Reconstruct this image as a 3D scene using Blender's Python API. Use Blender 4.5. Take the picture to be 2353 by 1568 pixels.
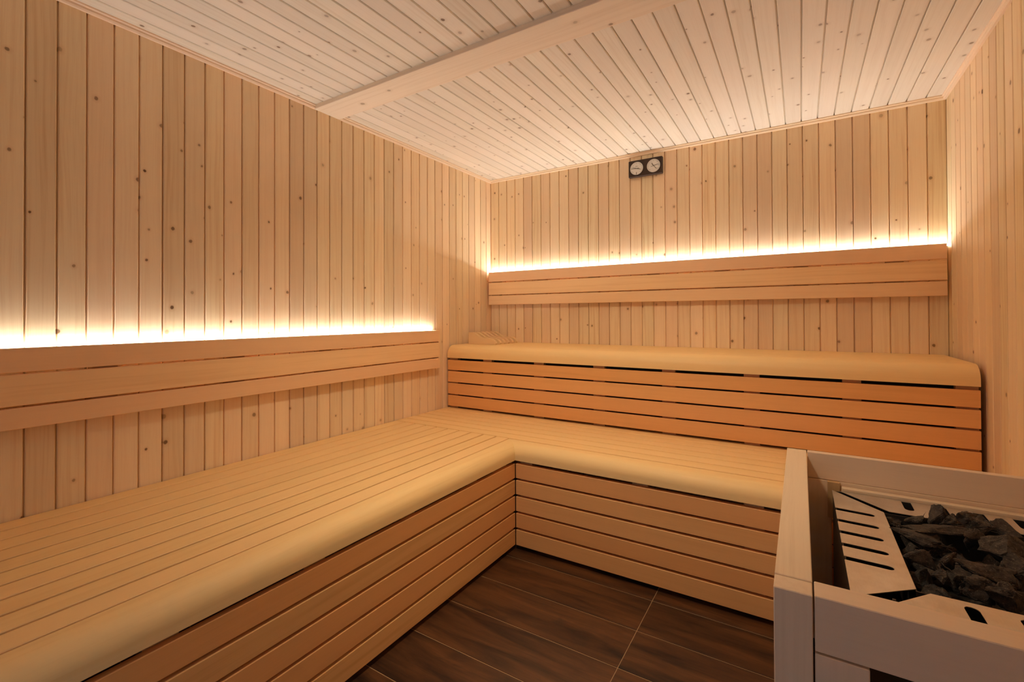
import bpy, bmesh, math, random
from mathutils import Matrix, Vector, noise

for o in list(bpy.data.objects):
    bpy.data.objects.remove(o)
SC = bpy.context.scene
COL = SC.collection
V = Vector

# ------------------------------------------------------------ camera
cam_d = bpy.data.cameras.new('camera')
cam = bpy.data.objects.new('camera', cam_d)
COL.objects.link(cam)
CAM = V((2.22423, -3.25737, 1.20862))
yaw, pit, rol = 0.5538, 0.0087, -0.0044
F = V((-math.sin(yaw), math.cos(yaw), 0)); R = V((math.cos(yaw), math.sin(yaw), 0)); U = V((0, 0, 1))
F2 = F*math.cos(pit) + U*math.sin(pit); U2 = -F*math.sin(pit) + U*math.cos(pit)
R3 = R*math.cos(rol) + U2*math.sin(rol); U3 = -R*math.sin(rol) + U2*math.cos(rol)
cam.matrix_world = Matrix(((R3.x, U3.x, -F2.x, CAM.x), (R3.y, U3.y, -F2.y, CAM.y), (R3.z, U3.z, -F2.z, CAM.z), (0, 0, 0, 1)))
cam_d.sensor_width = 36
cam_d.lens = 36*1072.0/2353
cam_d.shift_y = (717.76 - 784)/2353
cam_d.clip_start = 0.02
SC.camera = cam

# ------------------------------------------------------------ world (cool daylight of the lobby outside the doorway)
w = bpy.data.worlds.new('World'); SC.world = w; w.use_nodes = True
w.node_tree.nodes['Background'].inputs[0].default_value = (.26, .64, 1.0, 1)
w.node_tree.nodes['Background'].inputs[1].default_value = 0.68

# ------------------------------------------------------------ exposure, lamp tones
LED_COL = (1.0, 0.99, 0.95)
LED_STRENGTH = 93.0
SC.view_settings.view_transform = 'Standard'
SC.view_settings.look = 'None'
SC.view_settings.gamma = 1
SC.view_settings.use_curve_mapping = False
SC.view_settings.exposure = 0.2
SC.cycles.max_bounces = 12
SC.cycles.diffuse_bounces = 9
SC.cycles.glossy_bounces = 4

# overhead lamp of the room, just above the frame: throws the soft downward light (shadows under the dials and the headrest)
sp_d = bpy.data.lights.new('lamp_light', 'SPOT'); sp_d.energy = 64; sp_d.color = (1.0, .85, .62)
sp_d.spot_size = math.radians(126); sp_d.spot_blend = 1.0; sp_d.shadow_soft_size = .10
sp = bpy.data.objects.new('lamp_light', sp_d); COL.objects.link(sp)
LAMP = V((1.46, -2.03, 2.33)); AIM = V((1.12, -1.02, .45))
sp.matrix_world = Matrix.Translation(LAMP) @ (AIM-LAMP).to_track_quat('-Z', 'Y').to_matrix().to_4x4()

# ------------------------------------------------------------ room dimensions (metres)
PITCH = 0.08
W = 36*PITCH            # 2.88 back wall width
ZC = 2.353              # ceiling
ZT = 2.331              # underside of ceiling trims and of the beam
YF = -3.76              # front wall
ZS = 0.5412             # lower seat
ZU = 0.9974             # upper seat
XL, YL = 0.9596, -1.1864   # front edges of the lower benches
YU = -0.5875            # front of the upper bench

# ------------------------------------------------------------ materials
def nn(nt, typ, **kw):
    n = nt.nodes.new(typ)
    for k, v in kw.items():
        setattr(n, k, v)
    return n

def new_mat(name):
    m = bpy.data.materials.new(name); m.use_nodes = True
    nt = m.node_tree
    return m, nt, nt.nodes['Principled BSDF']

def math_n(nt, op, a, b=None, clamp=False):
    n = nn(nt, 'ShaderNodeMath', operation=op); n.use_clamp = clamp
    for i, x in enumerate((a, b)):
        if x is None: continue
        if isinstance(x, (int, float)): n.inputs[i].default_value = x
        else: nt.links.new(x, n.inputs[i])
    return n.outputs[0]

def mixc(nt, fac, a, b, blend='MIX'):
    n = nn(nt, 'ShaderNodeMix', data_type='RGBA', blend_type=blend)
    for i, x in ((0, fac), (6, a), (7, b)):
        if isinstance(x, (int, float)): n.inputs[i].default_value = x
        elif isinstance(x, tuple): n.inputs[i].default_value = (*x, 1)
        else: nt.links.new(x, n.inputs[i])
    return n.outputs[2]

def board_coords(nt):
    tc = nn(nt, 'ShaderNodeTexCoord'); oi = nn(nt, 'ShaderNodeObjectInfo')
    cb = nn(nt, 'ShaderNodeCombineXYZ')
    nt.links.new(math_n(nt, 'MULTIPLY', oi.outputs['Random'], 53.0), cb.inputs[0])
    nt.links.new(math_n(nt, 'MULTIPLY', oi.outputs['Random'], 17.0), cb.inputs[1])
    nt.links.new(math_n(nt, 'MULTIPLY', oi.outputs['Random'], 29.0), cb.inputs[2])
    ad = nn(nt, 'ShaderNodeVectorMath', operation='ADD')
    nt.links.new(tc.outputs['Object'], ad.inputs[0]); nt.links.new(cb.outputs[0], ad.inputs[1])
    return ad.outputs[0], oi.outputs['Random']

def scaled(nt, vec, s):
    m = nn(nt, 'ShaderNodeVectorMath', operation='MULTIPLY')
    nt.links.new(vec, m.inputs[0]); m.inputs[1].default_value = s
    return m.outputs[0]

def noise_n(nt, vec, scale, detail=3, rough=.55, dist=0):
    n = nn(nt, 'ShaderNodeTexNoise'); nt.links.new(vec, n.inputs['Vector'])
    n.inputs['Scale'].default_value = scale; n.inputs['Detail'].default_value = detail
    n.inputs['Roughness'].default_value = rough; n.inputs['Distortion'].default_value = dist
    return n.outputs['Fac']

def mrange(nt, x, a, b, c, d):
    n = nn(nt, 'ShaderNodeMapRange'); nt.links.new(x, n.inputs[0])
    for i, v in enumerate((a, b, c, d)): n.inputs[i+1].default_value = v
    return n.outputs[0]

def wood(name, base, alt, dark, knot_density=.14, knot_r=.075, grain=.35, tone=.16, rough=.55, knot_col=(.16, .07, .025), streak=70, bump=.05, knot_scale=9.0, hv=1.0):
    """wood whose grain runs along the object's own X axis; every object gets its own tone and figure"""
    m, nt, bs = new_mat(name)
    vec, rnd = board_coords(nt)
    r2 = math_n(nt, 'FRACT', math_n(nt, 'MULTIPLY', rnd, 7.31))
    r3 = math_n(nt, 'FRACT', math_n(nt, 'MULTIPLY', rnd, 23.7))
    # wobble so that the streaks are not ruler straight
    wob = nn(nt, 'ShaderNodeTexNoise'); nt.links.new(scaled(nt, vec, (1.6, 6, 6)), wob.inputs['Vector'])
    wob.inputs['Scale'].default_value = 1.0; wob.inputs['Detail'].default_value = 1
    wv = nn(nt, 'ShaderNodeVectorMath', operation='MULTIPLY'); nt.links.new(wob.outputs['Color'], wv.inputs[0]); wv.inputs[1].default_value = (0, .03, .03)
    ad = nn(nt, 'ShaderNodeVectorMath', operation='ADD'); nt.links.new(vec, ad.inputs[0]); nt.links.new(wv.outputs[0], ad.inputs[1])
    v2 = ad.outputs[0]
    s1 = noise_n(nt, scaled(nt, v2, (1.1, streak, streak)), 1.0, 4, .6)
    s2 = noise_n(nt, scaled(nt, v2, (7, streak*5, streak*5)), 1.0, 2, .5)
    lo = noise_n(nt, scaled(nt, vec, (1.3, 9, 9)), 1.0, 2)
    col = mixc(nt, mrange(nt, r2, 0, 1, 0, 1), base, alt)
    amp = mrange(nt, math_n(nt, 'POWER', r3, 2.2), 0, 1, grain*.35, grain*1.6)
    f1 = math_n(nt, 'MULTIPLY', mrange(nt, s1, .47, .68, 0, 1), amp, True)
    col = mixc(nt, f1, col, dark)
    f2 = math_n(nt, 'MULTIPLY', mrange(nt, s2, .5, .75, 0, 1), grain*.35, True)
    col = mixc(nt, f2, col, dark)
    col = mixc(nt, mrange(nt, lo, .4, .7, 0, .22), col, alt)
    bump_h = s1
    if knot_density > 0:
        vo = nn(nt, 'ShaderNodeTexVoronoi', voronoi_dimensions='2D')
        nwarp = nn(nt, 'ShaderNodeTexNoise'); nt.links.new(vec, nwarp.inputs['Vector']); nwarp.inputs['Scale'].default_value = 60
        nw = nn(nt, 'ShaderNodeVectorMath', operation='MULTIPLY'); nt.links.new(nwarp.outputs['Color'], nw.inputs[0]); nw.inputs[1].default_value = (.005, .005, 0)
        na = nn(nt, 'ShaderNodeVectorMath', operation='ADD'); nt.links.new(vec, na.inputs[0]); nt.links.new(nw.outputs[0], na.inputs[1])
        nt.links.new(scaled(nt, na.outputs[0], (knot_scale, knot_scale*1.15, 1)), vo.inputs['Vector'])
        vo.inputs['Scale'].default_value = 1.0
        sp = nn(nt, 'ShaderNodeSeparateColor'); nt.links.new(vo.outputs['Color'], sp.inputs[0])
        pres = math_n(nt, 'LESS_THAN', sp.outputs[0], knot_density)
        rad = mrange(nt, sp.outputs[1], 0, 1, knot_r*.35, knot_r)
        dn = math_n(nt, 'DIVIDE', vo.outputs['Distance'], rad)
        core = math_n(nt, 'MULTIPLY', mrange(nt, dn, .65, 1.05, 1, 0), pres, True)
        halo = math_n(nt, 'MULTIPLY', mrange(nt, dn, .9, 2.4, .35, 0), pres, True)
        col = mixc(nt, halo, col, dark)
        strength = mrange(nt, sp.outputs[2], 0, 1, .35, .95)
        col = mixc(nt, math_n(nt, 'MULTIPLY', core, strength), col, knot_col)
    hsv = nn(nt, 'ShaderNodeHueSaturation'); nt.links.new(col, hsv.inputs['Color'])
    nt.links.new(mrange(nt, rnd, 0, 1, 1-tone, 1+tone*.25), hsv.inputs['Value'])
    nt.links.new(mrange(nt, r3, 0, 1, .5-.008*hv, .5+.006*hv), hsv.inputs['Hue'])
    nt.links.new(hsv.outputs[0], bs.inputs['Base Color'])
    bs.inputs['Roughness'].default_value = rough
    bs.inputs['Specular IOR Level'].default_value = .3
    b = nn(nt, 'ShaderNodeBump'); b.inputs['Strength'].default_value = bump; b.inputs['Distance'].default_value = .003
    nt.links.new(bump_h, b.inputs['Height']); nt.links.new(b.outputs[0], bs.inputs['Normal'])
    return m

def plain(name, col, rough=.6, metal=0, bump=0, bscale=200):
    m, nt, bs = new_mat(name)
    tc = nn(nt, 'ShaderNodeTexCoord')
    f = noise_n(nt, tc.outputs['Object'], bscale, 3)
    c2 = tuple(c*.8 for c in col)
    nt.links.new(mixc(nt, f, col, c2), bs.inputs['Base Color'])
    bs.inputs['Roughness'].default_value = rough; bs.inputs['Metallic'].default_value = metal
    if bump:
        b = nn(nt, 'ShaderNodeBump'); b.inputs['Strength'].default_value = bump; b.inputs['Distance'].default_value = .002
        nt.links.new(f, b.inputs['Height']); nt.links.new(b.outputs[0], bs.inputs['Normal'])
    return m

M_WALL = wood('spruce_wall', (.91, .69, .44), (.92, .75, .49), (.70, .42, .20), knot_density=.24, knot_r=.10, grain=.45, tone=.14)
M_CEIL = wood('spruce_ceiling', (.86, .80, .69), (.85, .78, .66), (.62, .51, .38), knot_density=.36, knot_r=.10, grain=.34, tone=.09, knot_col=(.22, .14, .08))
M_TRIM = wood('spruce_trim', (.92, .72, .52), (.92, .74, .54), (.7, .5, .3), knot_density=0, grain=.2, tone=.05)
M_BEAM = wood('beam_wood', (.89, .76, .61), (.89, .76, .61), (.66, .5, .34), knot_density=.10, grain=.25, tone=.03, knot_r=.12, knot_col=(.25, .16, .09))
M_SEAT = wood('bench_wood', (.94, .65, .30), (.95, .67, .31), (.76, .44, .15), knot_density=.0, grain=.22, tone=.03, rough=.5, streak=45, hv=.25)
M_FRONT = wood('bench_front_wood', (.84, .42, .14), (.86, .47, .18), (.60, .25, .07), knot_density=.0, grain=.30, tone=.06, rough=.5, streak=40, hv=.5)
M_REST = wood('backrest_wood', (.92, .63, .35), (.92, .60, .33), (.74, .42, .2), knot_density=.0, grain=.3, tone=.05, rough=.5, streak=45)
M_GUARD = wood('guard_wood', (.88, .69, .49), (.88, .70, .50), (.68, .48, .30), knot_density=.0, grain=.3, tone=.05, rough=.55, streak=60)
M_REST2 = wood('headrest_wood', (.86, .64, .36), (.86, .62, .34), (.7, .46, .22), knot_density=0, grain=.2, tone=.04, rough=.5)
M_BATTEN = wood('batten_wood', (.62, .40, .20), (.56, .36, .18), (.3, .18, .1), knot_density=0, grain=.2, tone=.1)
M_GAP_SHADE = plain('gap_shade', (.03, .018, .01), .9)  # near-black, painted shade for the gaps between bench slats
M_GROUT = plain('grout', (.52, .34, .17), .9)
M_LOBBY = plain('plaster', (.6, .58, .55), .9)

def floor_mat():
    m, nt, bs = new_mat('wood_print_tile')
    vec, rnd = board_coords(nt)
    a = noise_n(nt, scaled(nt, vec, (2.2, 16, 1)), 1, 6, .62, .5)
    b_ = noise_n(nt, scaled(nt, vec, (5, 110, 1)), 1, 3, .6)
    c = noise_n(nt, scaled(nt, vec, (4.5, 9, 1)), 1, 3, .6, 1.0)
    col = mixc(nt, mrange(nt, a, .34, .66, 0, 1), (.022, .008, .0035), (.135, .050, .015))
    col = mixc(nt, mrange(nt, b_, .45, .8, 0, .5), col, (.04, .016, .008))
    col = mixc(nt, mrange(nt, c, .60, .74, 0, .7), col, (.018, .009, .006))
    nt.links.new(col, bs.inputs['Base Color'])
    bs.inputs['Roughness'].default_value = .42
    bp_ = nn(nt, 'ShaderNodeBump'); bp_.inputs['Strength'].default_value = .15; bp_.inputs['Distance'].default_value = .002
    nt.links.new(b_, bp_.inputs['Height']); nt.links.new(bp_.outputs[0], bs.inputs['Normal'])
    return m
M_TILE = floor_mat()

def steel_mat():
    m, nt, bs = new_mat('brushed_steel')
    tc = nn(nt, 'ShaderNodeTexCoord')
    f = noise_n(nt, scaled(nt, tc.outputs['Object'], (12, 12, 12)), 1, 5, .6)
    g = noise_n(nt, scaled(nt, tc.outputs['Object'], (300, 40, 40)), 1, 2)
    nt.links.new(mixc(nt, mrange(nt, f, .3, .7, 0, 1), (.82, .76, .67), (.66, .58, .48)), bs.inputs['Base Color'])
    bs.inputs['Metallic'].default_value = .85
    nt.links.new(mrange(nt, g, .3, .7, .33, .5), bs.inputs['Roughness'])
    return m
M_STEEL = steel_mat()
M_DARKSTEEL = plain('dark_steel', (.05, .042, .035), .55, .3)

def stone_mat():
    m, nt, bs = new_mat('olivine_stone')
    vec, rnd = board_coords(nt)
    a = noise_n(nt, vec, 45, 6, .7)
    b_ = noise_n(nt, vec, 260, 3, .6)
    col = mixc(nt, mrange(nt, a, .35, .65, 0, 1), (.014, .011, .009), (.085, .064, .046))
    col = mixc(nt, mrange(nt, b_, .58, .72, 0, .8), col, (.22, .17, .12))
    nt.links.new(col, bs.inputs['Base Color']); bs.inputs['Roughness'].default_value = .75
    bp_ = nn(nt, 'ShaderNodeBump'); bp_.inputs['Strength'].default_value = .7; bp_.inputs['Distance'].default_value = .004
    nt.links.new(math_n(nt, 'ADD', a, math_n(nt, 'MULTIPLY', b_, .4)), bp_.inputs['Height']); nt.links.new(bp_.outputs[0], bs.inputs['Normal'])
    return m
M_STONE = stone_mat()

def emit_mat(name, col, s):
    m = bpy.data.materials.new(name); m.use_nodes = True
    nt = m.node_tree; nt.nodes.clear()
    e = nn(nt, 'ShaderNodeEmission'); e.inputs[0].default_value = (*col, 1); e.inputs[1].default_value = s
    o = nn(nt, 'ShaderNodeOutputMaterial'); nt.links.new(e.outputs[0], o.inputs[0])
    return m
M_LED = emit_mat('led_diffuser', LED_COL, LED_STRENGTH)
M_ALU = plain('aluminium', (.6, .6, .6), .4, .9)
M_DARKWOOD = wood('dark_stained_wood', (.045, .022, .013), (.05, .026, .016), (.02, .01, .006), knot_density=0, grain=.4, tone=.05, rough=.4)
M_DIAL = plain('dial_face', (.86, .83, .76), .4)
M_INK = plain('dial_ink', (.10, .09, .07), .6)
M_BRASS = plain('dial_ring', (.10, .07, .05), .35, .6)

# ------------------------------------------------------------ mesh and object helpers
MESHES = {}
def mesh_from(name, verts, faces, mat, smooth=False):
    me = bpy.data.meshes.new(name); me.from_pydata([tuple(v) for v in verts], [], faces); me.update()
    bm = bmesh.new(); bm.from_mesh(me); bmesh.ops.recalc_face_normals(bm, faces=bm.faces); bm.to_mesh(me); bm.free()
    if mat: me.materials.append(mat)
    if smooth:
        for p in me.polygons: p.use_smooth = True
    return me

def board_mesh(L, Wd, T, mat, bev=.002):
    """box 0..L along X, centred on Y, top face at z=0, bevelled long edges"""
    key = ('b', round(L, 4), round(Wd, 4), round(T, 4), mat.name, bev)
    if key not in MESHES:
        h = Wd/2; b = min(bev, h*.4, T*.4)
        prof = [(-h+b, 0), (h-b, 0), (h, -b), (h, -T+b), (h-b, -T), (-h+b, -T), (-h, -T+b), (-h, -b)]
        MESHES[key] = extrude(prof, 0, L, mat)
    return MESHES[key]

def extrude(prof, x0, x1, mat, smooth=False, m0=None, m1=None):
    """sweep closed profile [(y,z)] along X; m0/m1 give per-point end offsets (for mitres)"""
    n = len(prof)
    vs = [((x0 + (m0(y, z) if m0 else 0)), y, z) for y, z in prof] + [((x1 + (m1(y, z) if m1 else 0)), y, z) for y, z in prof]
    fs = [(i, (i+1) % n, n+(i+1) % n, n+i) for i in range(n)] + [tuple(range(n))[::-1], tuple(range(n, 2*n))]
    return mesh_from('m', vs, fs, mat)

def tg_mesh(L, mat, depth=.0108, gap=.0050, ch=.0026):
    """tongue and groove cladding board: face up, one pitch wide"""
    key = ('tg', round(L, 4), mat.name)
    if key not in MESHES:
        h = PITCH/2
        prof = [(-h+ch, 0), (h-gap-ch, 0), (h-gap, -ch), (h-gap, -depth), (h, -depth), (h, -.0125), (-h, -.0125), (-h, -ch)]
        MESHES[key] = extrude(prof, 0, L, mat)
    return MESHES[key]

def frame(origin, xd, zd):
    x = V(xd).normalized(); z = V(zd).normalized(); y = z.cross(x)
    return Matrix(((x.x, y.x, z.x, origin[0]), (x.y, y.y, z.y, origin[1]), (x.z, y.z, z.z, origin[2]), (0, 0, 0, 1)))

def put(name, me, M, parent=None, **props):
    o = bpy.data.objects.new(name, me); COL.objects.link(o)
    if parent is not None:
        o.parent = parent
        inv = Matrix.Identity(4)
        p = parent
        chain = []
        while p is not None: chain.append(p.matrix_basis); p = p.parent
        tot = Matrix.Identity(4)
        for c in reversed(chain): tot = tot @ c
        o.matrix_basis = tot.inverted() @ M
    else:
        o.matrix_basis = M
    for k, v in props.items(): o[k] = v
    return o

def thing(name, label, cat, loc, group=None):
    o = bpy.data.objects.new(name, None); COL.objects.link(o)
    o.location = loc; o.empty_display_size = .1
    o.matrix_basis = Matrix.Translation(loc)
    o['label'] = label; o['category'] = cat
    if group: o['group'] = group
    return o

def box_mesh(lo, hi, mat, bev=0.0):
    lo, hi = V(lo), V(hi)
    vs = [(x, y, z) for x in (lo.x, hi.x) for y in (lo.y, hi.y) for z in (lo.z, hi.z)]
    fs = [(0, 1, 3, 2), (4, 6, 7, 5), (0, 4, 5, 1), (2, 3, 7, 6), (0, 2, 6, 4), (1, 5, 7, 3)]
    me = mesh_from('m', vs, fs, mat)
    if bev:
        bm = bmesh.new(); bm.from_mesh(me)
        bmesh.ops.bevel(bm, geom=list(bm.edges), offset=bev, segments=1, affect='EDGES')
        bm.to_mesh(me); bm.free()
    return me

def put_box(name, lo, hi, mat, parent=None, bev=0.0, **props):
    """axis-aligned box whose grain (object X) follows its longest side"""
    lo, hi = V(lo), V(hi); c = (lo+hi)/2; d = hi-lo
    ax = max(range(3), key=lambda i: d[i])
    if ax == 0: xd, zd = (1, 0, 0), (0, 0, 1)
    elif ax == 1: xd, zd = (0, 1, 0), (0, 0, 1)
    else: xd, zd = (0, 0, 1), (0, -1, 0)
    M = frame(c, xd, zd); Mi = M.inverted()
    a = Mi @ lo; b = Mi @ hi
    me = box_mesh([min(a[i], b[i]) for i in range(3)], [max(a[i], b[i]) for i in range(3)], mat, bev)
    return put(name, me, M, parent, **props)

def structure(name, lo, hi, mat):
    o = put_box(name, lo, hi, mat); o['kind'] = 'structure'
    return o

# ============================================================ THE SETTING
random.seed(4)
wall_back = structure('wall_back', (-.06, .0125, 0), (W+.06, .08, ZC+.1), M_BATTEN)
wall_left = structure('wall_left', (-.08, YF, 0), (-.0125, .0125, ZC+.1), M_BATTEN)
wall_right = structure('wall_right', (W+.0125, YF, 0), (W+.08, .0125, ZC+.1), M_BATTEN)
ceiling = structure('ceiling', (-.0125, YF, ZC+.0125), (W+.0125, .0125, ZC+.08), M_BATTEN)
floor = structure('floor', (-.08, YF-.08, -.05), (W+.08, .0125, -.0018), M_GROUT)

for i in range(36):
    put('plank', tg_mesh(ZC, M_WALL), frame(((i+.5)*PITCH, 0, 0), (0, 0, 1), (0, -1, 0)), wall_back)
# left wall boards: grooves at y = .0135 - i*.08 (grain up, face towards +x)
for i in range(47):
    y = .0135 - (i+.5)*PITCH
    if y - .04 < YF: break
    put('plank', tg_mesh(ZC, M_WALL), frame((0, y, 0), (0, 0, 1), (1, 0, 0)), wall_left)
for i in range(47):
    y = .006 - (i+.5)*.0812
    if y - .04 < YF: break
    me = tg_mesh(ZC, M_WALL)
    M = frame((W, y, 0), (0, 0, 1), (-1, 0, 0)) @ Matrix.Diagonal((1, .0812/.08, 1, 1))
    put('plank', me, M, wall_right)
# ceiling boards run along y in two fields either side of the beam
for i in range(36):
    x = (i+.5)*PITCH
    put('plank', tg_mesh(1.53, M_CEIL), frame((x, -1.53, ZC), (0, 1, 0), (0, 0, -1)), ceiling)
    put('plank', tg_mesh(abs(YF)-1.67, M_CEIL), frame((x, YF, ZC), (0, 1, 0), (0, 0, -1)), ceiling)

beam = put_box('ceiling_beam', (0, -1.684, ZT), (W, -1.521, ZC+.012), M_BEAM, bev=.002)
beam['kind'] = 'structure'

# front wall behind the camera, with the open glass-door doorway to the lobby
DX0, DX1, DZ = 1.05, 1.95, 2.05
wf = structure('wall_front', (-.08, YF-.08, 0), (DX0, YF, ZC+.1), M_WALL)
put_box('lining_panel', (DX1, YF-.08, 0), (W+.08, YF, ZC+.1), M_WALL, wf)
put_box('lining_panel', (DX0, YF-.08, DZ), (DX1, YF, ZC+.1), M_WALL, wf)
df = put_box('door_1', (DX0, YF-.09, 0), (DX0+.04, YF+.01, DZ), M_TRIM); df['kind'] = 'structure'
put_box('door_frame', (DX1-.04, YF-.09, 0), (DX1, YF+.01, DZ), M_TRIM, df)
put_box('door_frame', (DX0+.04, YF-.09, DZ-.04), (DX1-.04, YF+.01, DZ), M_TRIM, df)

# ceiling trims: small stepped moulding
tr = [(0, 0), (0, -.022), (.010, -.022), (.014, -.016), (.014, -.009), (.020, -.006), (.020, 0)]   # (out from wall, down from ceiling)
def trim(name, origin, xd, out, L):
    x = V(xd).normalized(); z = V((0, 0, 1)); y = z.cross(x)
    s = 1 if y.dot(V(out)) > 0 else -1
    me = extrude([(a*s, b) for a, b in tr], 0, L, M_TRIM)
    o = put(name, me, frame(origin, xd, (0, 0, 1))); o['kind'] = 'structure'
trim('trim_1', (.0, 0, ZC), (1, 0, 0), (0, -1, 0), W)
trim('trim_2', (0, -1.52, ZC), (0, 1, 0), (1, 0, 0), 1.51)
trim('trim_3', (0, YF, ZC), (0, 1, 0), (1, 0, 0), abs(YF)-1.684)
trim('trim_4', (W, -1.52, ZC), (0, 1, 0), (-1, 0, 0), 1.51)
trim('trim_5', (W, YF, ZC), (0, 1, 0), (-1, 0, 0), abs(YF)-1.684)

# floor tiles: long dark wood-print tiles, joints in both directions
tile_w, TJ = .2205, .0038
rows = [-1.258 - tile_w*k for k in range(-6, 12)]
for y0 in rows:
    ya, yb = y0 - tile_w + TJ/2, y0 - TJ/2
    if yb > 0: yb = -.001
    if ya < YF: ya = YF + .001
    if yb - ya < .02: continue
    for xa, xb in ((-.0, .4785), (.4815, 1.6785), (1.6815, W)):
        me = board_mesh(xb-xa, yb-ya, .0017, M_TILE, .0004)
        put('tile', me, frame((xa, (ya+yb)/2, 0), (1, 0, 0), (0, 0, 1)), floor)

# ============================================================ BENCHES
NW = .0933
def nose_profile(w_, h_, r):
    pts = [(.0035, 0)]
    for k in range(11):
        a = math.pi/2*k/10
        pts.append((w_-r[0]+r[0]*math.sin(a), -r[1]+r[1]*math.cos(a)))
    pts += [(w_, -h_), (w_-.03, -h_), (w_-.03, -h_+.01), (.0035, -.03)]
    return pts
def nose(name, start, xd, out, L, parent, h_=.080, w_=NW, mit0=0, mit1=0, r=(.062, .058)):
    """rounded front rail; 'start' is on the groove line at seat height, sweeping along xd; mit = slope of end cut per unit depth"""
    x = V(xd).normalized(); y = V((0, 0, 1)).cross(x)
    s = 1 if y.dot(V(out)) > 0 else -1
    prof = [(a*s, b) for a, b in nose_profile(w_, h_, r)]
    me = extrude(prof, 0, L, M_SEAT, m0=(lambda yy, zz: mit0*abs(yy)), m1=(lambda yy, zz: mit1*abs(yy)))
    for p in me.polygons:
        p.use_smooth = len(p.vertices) == 4
    me.set_sharp_from_angle(angle=math.radians(40))
    return put(name, me, frame(start, xd, (0, 0, 1)), parent)

LOWER_SLATS = [(.022, .1015), (.1125, .187), (.1975, .273), (.2835, .357), (.3675, .443)]
UPPER_SLATS = [(.556, .633), (.643, .721), (.731, .808), (.818, .890)]

# --- lower back bench (runs along x in front of the upper bench)
bb = thing('bench', 'lower slatted wooden bench running below the upper tier to the heater', 'bench', (1.4, -.9, 0))
G = .0105
p0, p1 = YL+NW, YU-.004
# seat slats between groove y=-1.093 and under the upper face
yy = p0; n = 0
while yy < YU + .03:
    put('seat_slat', board_mesh(W-.008, .0866-G, .024, M_SEAT), frame((.004, yy+.0433+G/2-.002, ZS), (1, 0, 0), (0, 0, 1)), bb)
    yy += .0866
nose('front_edge', (XL-NW, p0-.002, ZS), (1, 0, 0), (0, -1, 0), W-.004-(XL-NW), bb, mit0=1.0)
for a, b in LOWER_SLATS:
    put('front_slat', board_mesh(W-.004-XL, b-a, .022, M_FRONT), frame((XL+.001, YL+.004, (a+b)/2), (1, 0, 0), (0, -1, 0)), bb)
for x in (.975, 1.567, 2.025, 2.45, 2.79):
    put_box('batten', (x, YL+.0265, .026), (x+.07, YL+.06, ZS-.0245), M_BATTEN, bb)

# --- left bench
lb = thing('bench', 'long slatted bench along the left wall with rounded front edge', 'bench', (.5, -2.4, 0))
Lb = abs(YF) - abs(p0) - .004
for k in range(10):
    xa = k*.0866+.001
    put('seat_slat', board_mesh(Lb, .0866-G, .024, M_SEAT), frame((xa+.0433-.001, YF+.002, ZS), (0, 1, 0), (0, 0, 1)), lb)
nose('front_edge', (XL-NW, YF+.002, ZS), (0, 1, 0), (1, 0, 0), Lb+.001, lb, mit1=-1.0)
for a, b in LOWER_SLATS:
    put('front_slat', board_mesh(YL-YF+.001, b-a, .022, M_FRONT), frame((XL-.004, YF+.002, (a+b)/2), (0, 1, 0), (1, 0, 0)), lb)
for y in (-1.36, -1.563, -1.976, -2.38, -2.79, -3.2, -3.6):
    w_ = .13 if y == -1.36 else .075
    put_box('batten', (XL-.06, y, .026), (XL-.0265, y+w_, ZS-.0245), M_BATTEN, lb)

# --- upper bench
ub = thing('bench', 'upper tier bench against the back wall with rounded front edge', 'bench', (1.45, -.3, 0))
X0, X1 = .016, 2.858
d = -YU - NW
for k in range(6):
    ya = -d + k*(d/6)
    put('seat_slat', board_mesh(X1-X0, d/6-.003, .024, M_SEAT), frame((X0, ya+d/12, ZU), (1, 0, 0), (0, 0, 1)), ub)
nose('front_edge', (X0, -d-.002, ZU), (1, 0, 0), (0, -1, 0), X1-X0, ub, h_=.0905, w_=NW, r=(.068, .066))
for a, b in UPPER_SLATS:
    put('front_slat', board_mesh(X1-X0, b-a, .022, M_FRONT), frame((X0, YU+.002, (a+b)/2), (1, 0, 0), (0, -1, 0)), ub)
for x in (.02, .318, .727, 1.142, 1.555, 1.971, 2.389, 2.785):
    put_box('batten', (x, YU+.0245, ZS+.001), (x+.072, YU+.055, ZU-.0245), M_BATTEN, ub)
put_box('shade_panel', (X0, YU+.056, ZS+.001), (X1, YU+.06, ZU-.03), M_GAP_SHADE, ub)  # added dark sheet, stands in for the shade inside the bench

# ============================================================ BACKRESTS
br = thing('backrest', 'three-rail wooden backrest on the back wall above the upper bench', 'backrest', (1.44, -.03, 1.3))
RX0, RX1 = .022, 2.864
for a, b in ((1.304, 1.379), (1.386, 1.486), (1.494, 1.573)):
    put('rail', board_mesh(RX1-RX0, b-a, .02, M_REST), frame((RX0, -.0615, (a+b)/2), (1, 0, 0), (0, -1, 0)), br)
for x in (.04, .47, .90, 1.33, 1.76, 2.19, 2.62):
    put_box('batten', (x, -.041, 1.310), (x+.075, -.0005, 1.5555), M_BATTEN, br)
bl = thing('backrest', 'three-rail wooden backrest along the left wall above the lower bench', 'backrest', (.03, -1.8, .85))
LY0, LY1 = -3.05, -.742
for a, b in ((.848, .917), (.924, 1.026), (1.033, 1.112)):
    put('rail', board_mesh(LY1-LY0, b-a, .02, M_REST), frame((.0625, LY0, (a+b)/2), (0, 1, 0), (1, 0, 0)), bl)
for y in (-2.95, -2.62, -2.15, -1.684, -1.285, -.86):
    put_box('batten', (.0005, y, .854), (.042, y+.075, 1.0915), M_BATTEN, bl)
put_box('end_cap', (.0005, -.742, .848), (.0625, -.728, 1.112), M_REST, bl)

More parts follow.
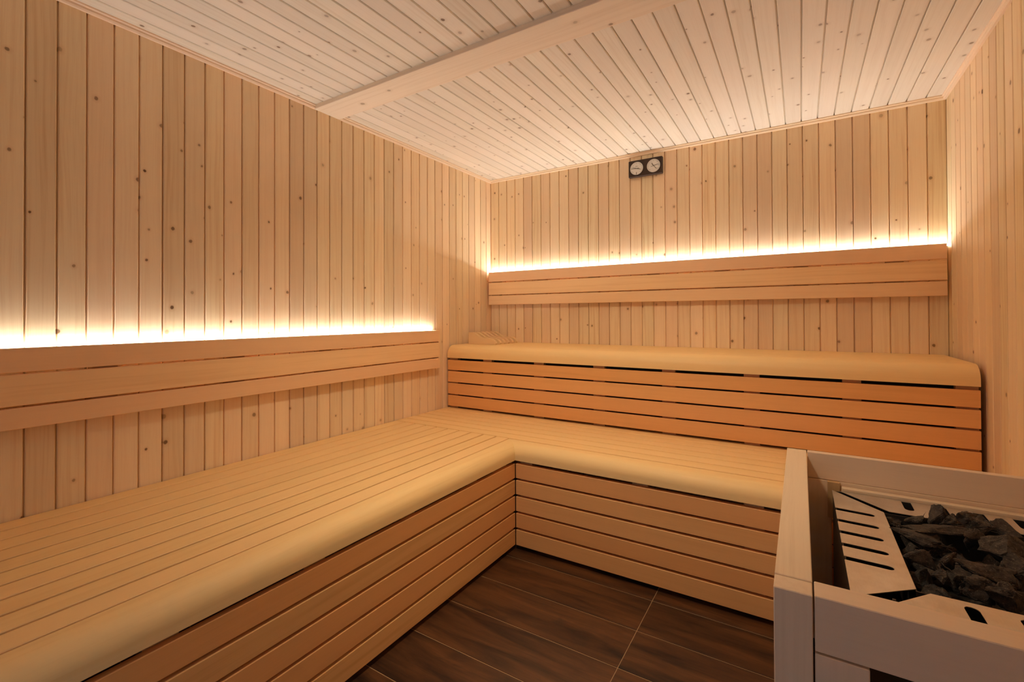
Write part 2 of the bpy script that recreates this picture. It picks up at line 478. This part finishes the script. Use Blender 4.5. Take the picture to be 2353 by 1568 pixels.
# LED strips behind the top rails, facing up
def led(name, label, lo, hi, axis):
    t = put_box(name, lo, hi, M_ALU); t['label'] = label; t['category'] = 'led strip'
    lo2 = V(lo); hi2 = V(hi)
    lo2.z = hi[2]; hi2.z = hi[2]+.002
    a = 1 if axis == 'x' else 0
    lo2[a] += .002; hi2[a] -= .002
    put_box('diffuser', lo2, hi2, M_LED, t)
led('led_strip', 'glowing light strip hidden behind the back wall backrest', (.004, -.017, 1.556), (2.876, -.0035, 1.566), 'x')
led('led_strip', 'glowing light strip hidden behind the left wall backrest', (.0035, -2.98, 1.092), (.017, -.744, 1.102), 'y')

# ============================================================ HEADREST (curved ribs joined by rods) on the upper bench
hr = thing('headrest', 'curved ribbed wooden headrest lying in the corner on the upper bench', 'headrest', (.18, -.25, ZU))
top = [(0, .088), (.03, .089), (.055, .084), (.08, .070), (.105, .055), (.13, .048), (.155, .047), (.18, .048), (.205, .045), (.228, .036), (.245, .022), (.25, .010)]
prof = [(x, z) for x, z in top] + [(.245, .001), (0, .001)]
for k in range(6):
    y0 = -.385 + k*.0585
    me = mesh_from('rib', [(x, 0, z) for x, z in prof] + [(x, .024, z) for x, z in prof],
                   [tuple(range(len(prof))), tuple(range(len(prof), 2*len(prof)))[::-1]] + [(i, (i+1) % len(prof), len(prof)+(i+1) % len(prof), len(prof)+i) for i in range(len(prof))], M_REST2)
    put('rib', me, Matrix.Translation((.055, y0, ZU)), hr)
for x, z in ((.03, .02), (.12, .02), (.21, .018)):
    put_box('rod', (.055+x-.006, -.384, ZU+z-.006), (.055+x+.006, -.062, ZU+z+.006), M_REST2, hr)

# ============================================================ THERMOMETER / HYGROMETER
th = thing('thermometer', 'dark wooden box with two round white dials high on the back wall', 'thermometer', (1.315, -.015, 2.18))
put_box('case', (1.199, -.026, 2.181), (1.433, -.0008, 2.298), M_DARKWOOD, th, bev=.004)
def disc(name, c, r, t, mat, parent, ring=0):
    n = 40
    vs = []; fs = []
    for k in range(n):
        a = 2*math.pi*k/n
        vs.append((r*math.cos(a), 0, r*math.sin(a)))
    for k in range(n):
        a = 2*math.pi*k/n
        vs.append((r*math.cos(a), -t, r*math.sin(a)))
    if ring:
        for k in range(n):
            a = 2*math.pi*k/n; vs.append(((r-ring)*math.cos(a), -t, (r-ring)*math.sin(a)))
        for k in range(n):
            a = 2*math.pi*k/n; vs.append(((r-ring)*math.cos(a), 0, (r-ring)*math.sin(a)))
        for k in range(n):
            j = (k+1) % n
            fs += [(k, j, n+j, n+k), (n+k, n+j, 2*n+j, 2*n+k), (2*n+k, 2*n+j, 3*n+j, 3*n+k), (3*n+k, 3*n+j, j, k)]
    else:
        fs = [tuple(range(n)), tuple(range(n, 2*n))[::-1]] + [(k, (k+1) % n, n+(k+1) % n, n+k) for k in range(n)]
    return put(name, mesh_from(name, vs, fs, mat), Matrix.Translation(c), parent)
def bar_on_dial(name, c, ang, r0, r1, wd, parent):
    u = V((math.cos(ang), 0, math.sin(ang))); v = V((-math.sin(ang), 0, math.cos(ang)))
    vs = []
    for yy_ in (0, -.001):
        for rr, ss in ((r0, -1), (r1, -1), (r1, 1), (r0, 1)):
            q = u*rr + v*ss*wd/2; vs.append((q.x, yy_, q.z))
    fs = [(0, 1, 2, 3), (7, 6, 5, 4), (0, 1, 5, 4), (1, 2, 6, 5), (2, 3, 7, 6), (3, 0, 4, 7)]
    return vs, fs
for di, (cx, needles) in enumerate(((1.2575, ((math.radians(178), -.018, .036, .0022), (math.radians(160), -.030, .03, .0018), (math.radians(-92), .026, .044, .003))),
                                    (1.3745, ((math.radians(-50), -.02, .030, .003), (math.radians(12), -.018, .034, .0018), (math.radians(118), .0, .026, .002))))):
    cz = 2.2395
    dl = disc('dial', (cx, -.026, cz), .0455, .002, M_DIAL, th)
    disc('dial_ring', (cx, -.0262, cz), .0475, .0035, M_BRASS, dl, ring=.0022)
    # ink: scale ticks joined into one part, needles separate
    V_, F_ = [], []
    for k in range(25):
        a = math.radians(225 - k*270/24)
        vs, fs = bar_on_dial('t', None, a, .036 if k % 4 else .032, .0405, .0009, None)
        o = len(V_); V_ += vs; F_ += [tuple(i+o for i in f) for f in fs]
    if di == 0:
        for sx in (-.006, 0, .006):
            vs, fs = bar_on_dial('t', None, math.pi/2, .012, .017, .002, None)
            vs = [(a+sx, b, c) for a, b, c in vs]; o = len(V_); V_ += vs; F_ += [tuple(i+o for i in f) for f in fs]
    put('scale_marks', mesh_from('scale', V_, F_, M_INK), Matrix.Translation((cx, -.0281, cz)), dl)
    for a, r0, r1, wd in needles:
        vs, fs = bar_on_dial('n', None, a, r0, r1, wd, None)
        put('needle', mesh_from('needle', vs, fs, M_INK), Matrix.Translation((cx, -.0293, cz)), dl)

# ceiling lamp (above the frame): dark ring housing around the spot
lm = thing('ceiling_lamp', 'round ceiling lamp overhead between the benches and the heater', 'lamp', (LAMP.x, LAMP.y, ZC))
Mr = Matrix.Translation((LAMP.x, LAMP.y, ZC-.0005)) @ Matrix.Rotation(math.radians(90), 4, 'X')
n_ = 40; vs_ = []
for (r_, z_) in ((.120, 0), (.115, -.014), (.100, -.014), (.100, -.002), (.095, 0)):
    vs_ += [(r_*math.cos(2*math.pi*k/n_), r_*math.sin(2*math.pi*k/n_), z_) for k in range(n_)]
fs_ = [(a*n_+k, a*n_+(k+1) % n_, ((a+1) % 5)*n_+(k+1) % n_, ((a+1) % 5)*n_+k) for a in range(5) for k in range(n_)]
put('housing', mesh_from('housing', vs_, fs_, M_ALU), Matrix.Translation((LAMP.x, LAMP.y, ZC-.0005)), lm)
vs_ = [(.095*math.cos(2*math.pi*k/n_), .095*math.sin(2*math.pi*k/n_), z_) for z_ in (-.001, -.004) for k in range(n_)]
fs_ = [tuple(range(n_)), tuple(range(n_, 2*n_))[::-1]] + [(k, (k+1) % n_, n_+(k+1) % n_, n_+k) for k in range(n_)]
put('lens', mesh_from('lens', vs_, fs_, emit_mat('lamp_lens', (1.0, .74, .48), 3.0)), Matrix.Translation((LAMP.x, LAMP.y, ZC-.0005)), lm)

# ============================================================ HEATER GUARD (wooden frame)
gd = thing('heater_guard', 'wooden guard frame around the sauna heater in the right foreground', 'guard', (2.52, -1.73, 0))
GZ = .705
put_box('top_rail', (2.177, -2.208, .61), (2.239, -1.235, GZ), M_GUARD, gd, bev=.0015)          # left
put_box('top_rail', (2.177, -1.233, .61), (2.239, -1.200, GZ), M_GUARD, gd, bev=.0015)   # its far end block
put_box('top_rail', (2.241, -1.262, .624), (2.868, -1.235, GZ+.010), M_GUARD, gd, bev=.0015)     # far
put_box('top_rail', (2.2415, -2.2585, .606), (2.868, -2.203, GZ), M_GUARD, gd, bev=.0015)        # near
put_box('corner_post', (2.177, -2.260, 0), (2.2385, -2.210, GZ-.001), M_GUARD, gd, bev=.0015)
put_box('corner_post', (2.177, -1.262, 0), (2.2385, -1.202, .609), M_GUARD, gd, bev=.0015)
put_box('corner_post', (2.80, -1.262, 0), (2.866, -1.202, .622), M_GUARD, gd, bev=.0015)
put_box('corner_post', (2.80, -2.257, 0), (2.866, -2.204, .604), M_GUARD, gd, bev=.0015)
put_box('stile', (2.2415, -1.262, .05), (2.312, -1.238, .622), M_GUARD, gd, bev=.0015)
put_box('stile', (2.2415, -2.2585, .05), (2.320, -2.232, .602), M_GUARD, gd, bev=.0015)
for x in (2.42, 2.56, 2.70):
    put_box('stile', (x, -1.262, .10), (x+.07, -1.240, .499), M_GUARD, gd, bev=.0015)
    put_box('stile', (x, -2.2585, .10), (x+.07, -2.236, .604), M_GUARD, gd, bev=.0015)
for z0 in (.06, ):
    put_box('bottom_rail', (2.3125, -1.262, z0), (2.79, -1.238, z0+.04), M_GUARD, gd)
    put_box('bottom_rail', (2.3205, -2.2585, z0), (2.79, -2.232, z0+.04), M_GUARD, gd)
for k in range(6):
    z0 = .06 + k*.09
    put_box('side_slat', (2.192, -2.208, z0), (2.214, -1.264, z0+.075), M_GUARD, gd, bev=.0015)
put_box('inner_rail', (2.340, -1.294, .588), (2.795, -1.272, .613), M_GUARD, gd, bev=.0015)
put_box('lower_rail', (2.3125, -1.262, .50), (2.799, -1.2405, .6235), M_GUARD, gd, bev=.0015)
put_box('hanger', (2.300, -1.282, .50), (2.335, -1.2625, .6235), M_BATTEN, gd)

# ============================================================ HEATER
ht = thing('sauna_heater', 'steel sauna heater with slotted collar plates inside the wooden guard', 'heater', (2.57, -1.66, 0))
HX0, HX1, HY0, HY1 = 2.312, 2.862, -2.035, -1.300
IX0, IX1, IY0, IY1 = 2.440, 2.785, -1.905, -1.430
HZ, IZ = .603, .6005
def plate(name, quad, slots, parent, t=.0016):
    """sheet metal trapezoid with open-ended slots cut from the outer edge. quad: outer0, outer1, inner1, inner0 in world"""
    o0, o1, i1, i0 = [V(q) for q in quad]
    e = (o1-o0); L = e.length; e.normalize()
    nrm = e.cross(i0-o0).normalized()
    if nrm.z < 0: nrm = -nrm
    inn = nrm.cross(e); 
    if inn.dot((i0+i1)/2-(o0+o1)/2) < 0: inn = -inn
    D = (i0-o0).dot(inn)
    f0 = (i0-o0).dot(e); f1 = (i1-o0).dot(e)
    # outline with slots as one polygon: walk the outer edge, dipping into every slot
    pts = [(0, 0)]
    for c, w_, dep in slots:
        pts.append((c-w_/2, 0)); 
        for k in range(7):
            a = math.pi*k/6
            pts.append((c-w_/2*math.cos(a), dep-w_/2+w_/2*math.sin(a)))
        pts.append((c+w_/2, 0))
    pts += [(L, 0), (f1, D), (f0, D)]
    n = len(pts)
    W3 = [o0 + e*a + inn*b for a, b in pts]
    bm = bmesh.new()
    vs = [bm.verts.new(p) for p in W3]
    from mathutils.geometry import delaunay_2d_cdt
    res = delaunay_2d_cdt([V((a, b)) for a, b in pts], [], [list(range(n))], 1, 1e-6)
    bm.clear()
    vs = [bm.verts.new(o0 + e*q.x + inn*q.y) for q in res[0]]
    for fc in res[2]:
        bm.faces.new([vs[i] for i in fc])
    r = bmesh.ops.extrude_face_region(bm, geom=list(bm.faces))
    bmesh.ops.translate(bm, vec=-nrm*t, verts=[g for g in r['geom'] if isinstance(g, bmesh.types.BMVert)])
    bmesh.ops.recalc_face_normals(bm, faces=bm.faces)
    me = bpy.data.meshes.new(name); bm.to_mesh(me); bm.free(); me.materials.append(M_STEEL)
    return put(name, me, Matrix.Identity(4), parent)
SW = .021
# left plate
plate('collar_plate', [(HX0, HY0+.02, HZ), (HX0, HY1, HZ), (IX0-.003, IY1-.003, IZ), (IX0-.003, IY0, IZ)],
      sorted([(y-(HY0+.02), SW, .098) for y in (-1.482, -1.576, -1.662, -1.747, -1.828)]), ht)
# far plate
plate('collar_plate', [(HX0+.022, HY1, HZ), (HX1, HY1, HZ), (IX1, IY1+.012, IZ), (IX0+.012, IY1+.012, IZ)],
      [(x-(HX0+.022), SW*1.15, .078) for x in (2.508, 2.593, 2.678, 2.763)], ht)
# near plate
plate('collar_plate', [(HX0+.045, HY0, HZ), (HX1, HY0, HZ), (IX1, IY0-.006, IZ), (IX0+.02, IY0-.006, IZ)],
      [(x-(HX0+.045), SW*1.15, .104) for x in (2.519, 2.601, 2.686, 2.771)], ht)
# right plate
plate('collar_plate', [(HX1, HY0, HZ), (HX1, HY1, HZ), (IX1+.003, IY1+.010, IZ), (IX1+.003, IY0-.010, IZ)],
      [(y-HY0, SW, .05) for y in (-1.88, -1.80, -1.72, -1.64, -1.56, -1.48)], ht)
# body: four walls coloured dark to read as shade, floor, inner stone basket
zb = .16
put_box('side_panel', (HX0+.002, HY0+.001, zb), (HX0+.004, HY1-.001, HZ-.002), M_DARKSTEEL, ht)
put_box('side_panel', (HX1-.004, HY0+.001, zb), (HX1-.002, HY1-.001, HZ-.002), M_DARKSTEEL, ht)
put_box('side_panel', (HX0+.0045, HY1-.004, zb), (HX1-.0045, HY1-.002, HZ-.002), M_DARKSTEEL, ht)
put_box('side_panel', (HX0+.0045, HY0+.002, zb), (HX1-.0045, HY0+.004, HZ-.002), M_DARKSTEEL, ht)
put_box('stone_basket', (IX0-.004, IY0-.004, .49), (IX1+.001, IY1+.004, .496), M_DARKSTEEL, ht)
for lo, hi in (((IX0-.004, IY0-.004, .496), (IX0-.001, IY1+.004, IZ-.004)), ((IX1-.002, IY0-.004, .496), (IX1+.001, IY1+.004, IZ-.004)),
               ((IX0-.001, IY0-.004, .496), (IX1-.002, IY0-.001, IZ-.004)), ((IX0-.001, IY1+.001, .496), (IX1-.002, IY1+.004, IZ-.004))):
    put_box('basket_wall', lo, hi, M_DARKSTEEL, ht)
put_box('base_plate', (HX0+.005, HY0+.005, zb), (HX1-.005, HY1-.005, zb+.01), M_DARKSTEEL, ht)
for x in (HX0+.03, HX1-.07):
    for y in (HY0+.03, HY1-.07):
        put_box('leg', (x, y, 0), (x+.04, y+.04, zb), M_DARKSTEEL, ht)
put_box('screw', (2.388, -1.968, .588), (2.394, -1.962, .594), M_BRASS, ht)

# ------------------------------------------------------------ stones
def pix(u, v, z):
    d_ = F2 + R3*((u-1176.5)/1072.0) - U3*((v-717.76)/1072.0)
    t = (z-CAM.z)/d_.z
    return CAM + d_*t
def stone_mesh(seed, sx, sy, sz, rough=.16):
    rnd = random.Random(seed)
    bm = bmesh.new()
    for k in range(12):
        z = rnd.uniform(-1, 1); a = rnd.uniform(0, 2*math.pi); r = math.sqrt(max(0, 1-z*z))
        s = rnd.uniform(.86, 1.08)
        bm.verts.new((r*math.cos(a)*s, r*math.sin(a)*s, z*s))
    res = bmesh.ops.convex_hull(bm, input=bm.verts)
    bmesh.ops.delete(bm, geom=[g for g in res['geom_interior'] if isinstance(g, bmesh.types.BMVert)], context='VERTS')
    bmesh.ops.bevel(bm, geom=list(bm.edges), offset=.07, segments=1, affect='EDGES')
    bmesh.ops.triangulate(bm, faces=bm.faces)
    bmesh.ops.subdivide_edges(bm, edges=bm.edges, cuts=1, use_grid_fill=True)
    bmesh.ops.triangulate(bm, faces=bm.faces)
    bmesh.ops.subdivide_edges(bm, edges=bm.edges, cuts=1, use_grid_fill=True)
    bmesh.ops.triangulate(bm, faces=bm.faces)
    # normalise to the unit box so the size asked for is the size built
    mx = [max(abs(v.co[i]) for v in bm.verts) for i in range(3)]
    off = V((seed*3.1, seed*1.7, 0))
    for v in bm.verts:
        c = V((v.co.x/mx[0], v.co.y/mx[1], v.co.z/mx[2]))
        n = noise.noise(c*2.2+off)*rough*1.2 + noise.noise(c*6+off)*rough*.7 + noise.noise(c*15+off)*rough*.35
        c *= (1+n)
        v.co = V((c.x*sx, c.y*sy, c.z*sz))
    me = bpy.data.meshes.new('stone'); bm.to_mesh(me); bm.free(); me.materials.append(M_STONE)
    return me
def stone(u0, v0, u1, v1, z, h, rot, label, seed, depth=None, tilt=(0, 0), group=None):
    c = pix((u0+u1)/2, (v0+v1)/2, z)
    while z < .66 and c.y + (depth or .03)*.9 > IY1-.004:
        z += .002; c = pix((u0+u1)/2, (v0+v1)/2, z)
    while z > .56 and c.y - (depth or .03)*1.0 < IY0:
        z -= .002; c = pix((u0+u1)/2, (v0+v1)/2, z)
    while z > .56 and c.x - .02 < IX0:
        z -= .002; c = pix((u0+u1)/2, (v0+v1)/2, z)
    dist = (c-CAM).dot(F2)
    wx = (u1-u0)/1072.0*dist/2*1.08
    dy = (depth if depth else wx*.8)*1.0
    h = h*1.08
    me = stone_mesh(seed, wx, dy, h)
    M = Matrix.Translation(c) @ Matrix.Rotation(yaw+rot, 4, 'Z') @ Matrix.Rotation(tilt[0], 4, 'X') @ Matrix.Rotation(tilt[1], 4, 'Y')
    o = put('stone', me, M); o['label'] = label; o['category'] = 'stone'; o['group'] = group or 'stones heaped in the heater'
    return o
ST = [
 (2133, 1160, 2170, 1208, .606, .036, .1, 'squarish upright grey stone leaning on the far collar plate of the heater', 1, .018, (.0, 0)),
 (2096, 1204, 2258, 1234, .612, .016, -.05, 'long flat slab of stone lying across the top of the heap', 2, .030, (.05, 0)),
 (2032, 1184, 2074, 1222, .583, .026, .2, 'small stone at the far left corner of the heater opening', 3, .022, (0, 0)),
 (2077, 1182, 2134, 1212, .594, .022, 0, 'dark block of stone between far left corner and squarish upright stone', 4, .020, (0, 0)),
 (2172, 1182, 2262, 1206, .597, .020, .1, 'dark flat stone behind the right end of the long slab', 5, .022, (0, 0)),
 (2050, 1210, 2166, 1272, .594, .020, -.35, 'long grey stone sloping along the left collar plate', 6, .030, (.1, .12)),
 (2268, 1186, 2362, 1246, .618, .030, .1, 'large rough stone at the far right of the heap', 7, .036, (.15, 0)),
 (2262, 1232, 2372, 1290, .612, .030, .1, 'broad rough stone in front of the large far right one', 8, .036, (.1, 0)),
 (2224, 1222, 2272, 1272, .607, .032, .4, 'rounded stone wedged beside the right end of the long slab', 9, .026, (0, 0)),
 (2084, 1260, 2160, 1318, .590, .026, .1, 'speckled grey stone against the middle of the left collar plate', 10, .026, (.1, .0)),
 (2148, 1256, 2224, 1316, .602, .028, .3, 'pale speckled stone in the centre of the heap', 11, .028, (.2, 0)),
 (2206, 1278, 2340, 1344, .598, .026, -.5, 'long dark slab slanting down towards the near right', 12, .034, (.1, .25)),
 (2218, 1328, 2282, 1378, .588, .026, .1, 'rounded stone nearest the hole in the near collar plate', 13, .026, (0, 0)),
 (2276, 1338, 2372, 1408, .590, .030, .2, 'large dark stone at the near right edge of the opening', 14, .034, (0, 0)),
 (2150, 1316, 2182, 1344, .575, .018, .5, 'small reddish stone low in the near left gap', 15, .018, (0, 0)),
 (2160, 1188, 2226, 1226, .600, .026, .5, 'angular stone showing behind the middle of the long flat slab', 17, .024, (0, 0)),
 (2226, 1196, 2286, 1232, .598, .028, -.3, 'blocky stone between the long flat slab and the large far right stone', 18, .024, (0, 0)),
 (2108, 1232, 2170, 1268, .578, .028, .7, 'deep shadowed stone under the left end of the long flat slab', 19, .028, (0, 0)),
 (2310, 1276, 2380, 1338, .602, .028, .3, 'dark stone at the right edge behind the near right stone', 16, .030, (0, 0)),
]
for a in ST:
    stone(a[0], a[1], a[2], a[3], a[4], a[5], a[6], a[7], a[8], depth=a[9], tilt=a[10])
rs = random.Random(5)
k = 0
for gy in range(6):
    for gx in range(4):
        x = IX0+.052+gx*.080+rs.uniform(-.006, .006); y = IY0+.048+gy*.076+rs.uniform(-.006, .006)
        for z in (.532,):
            k += 1
            me = stone_mesh(100+k, rs.uniform(.034, .042), rs.uniform(.030, .038), rs.uniform(.027, .033))
            o = put('stone', me, Matrix.Translation((x, y, z)) @ Matrix.Rotation(rs.uniform(0, 3), 4, 'Z'))
            o['label'] = 'dark stone packed deep under the top stones of the heater'; o['category'] = 'stone'; o['group'] = 'stones packed deep in the heater'
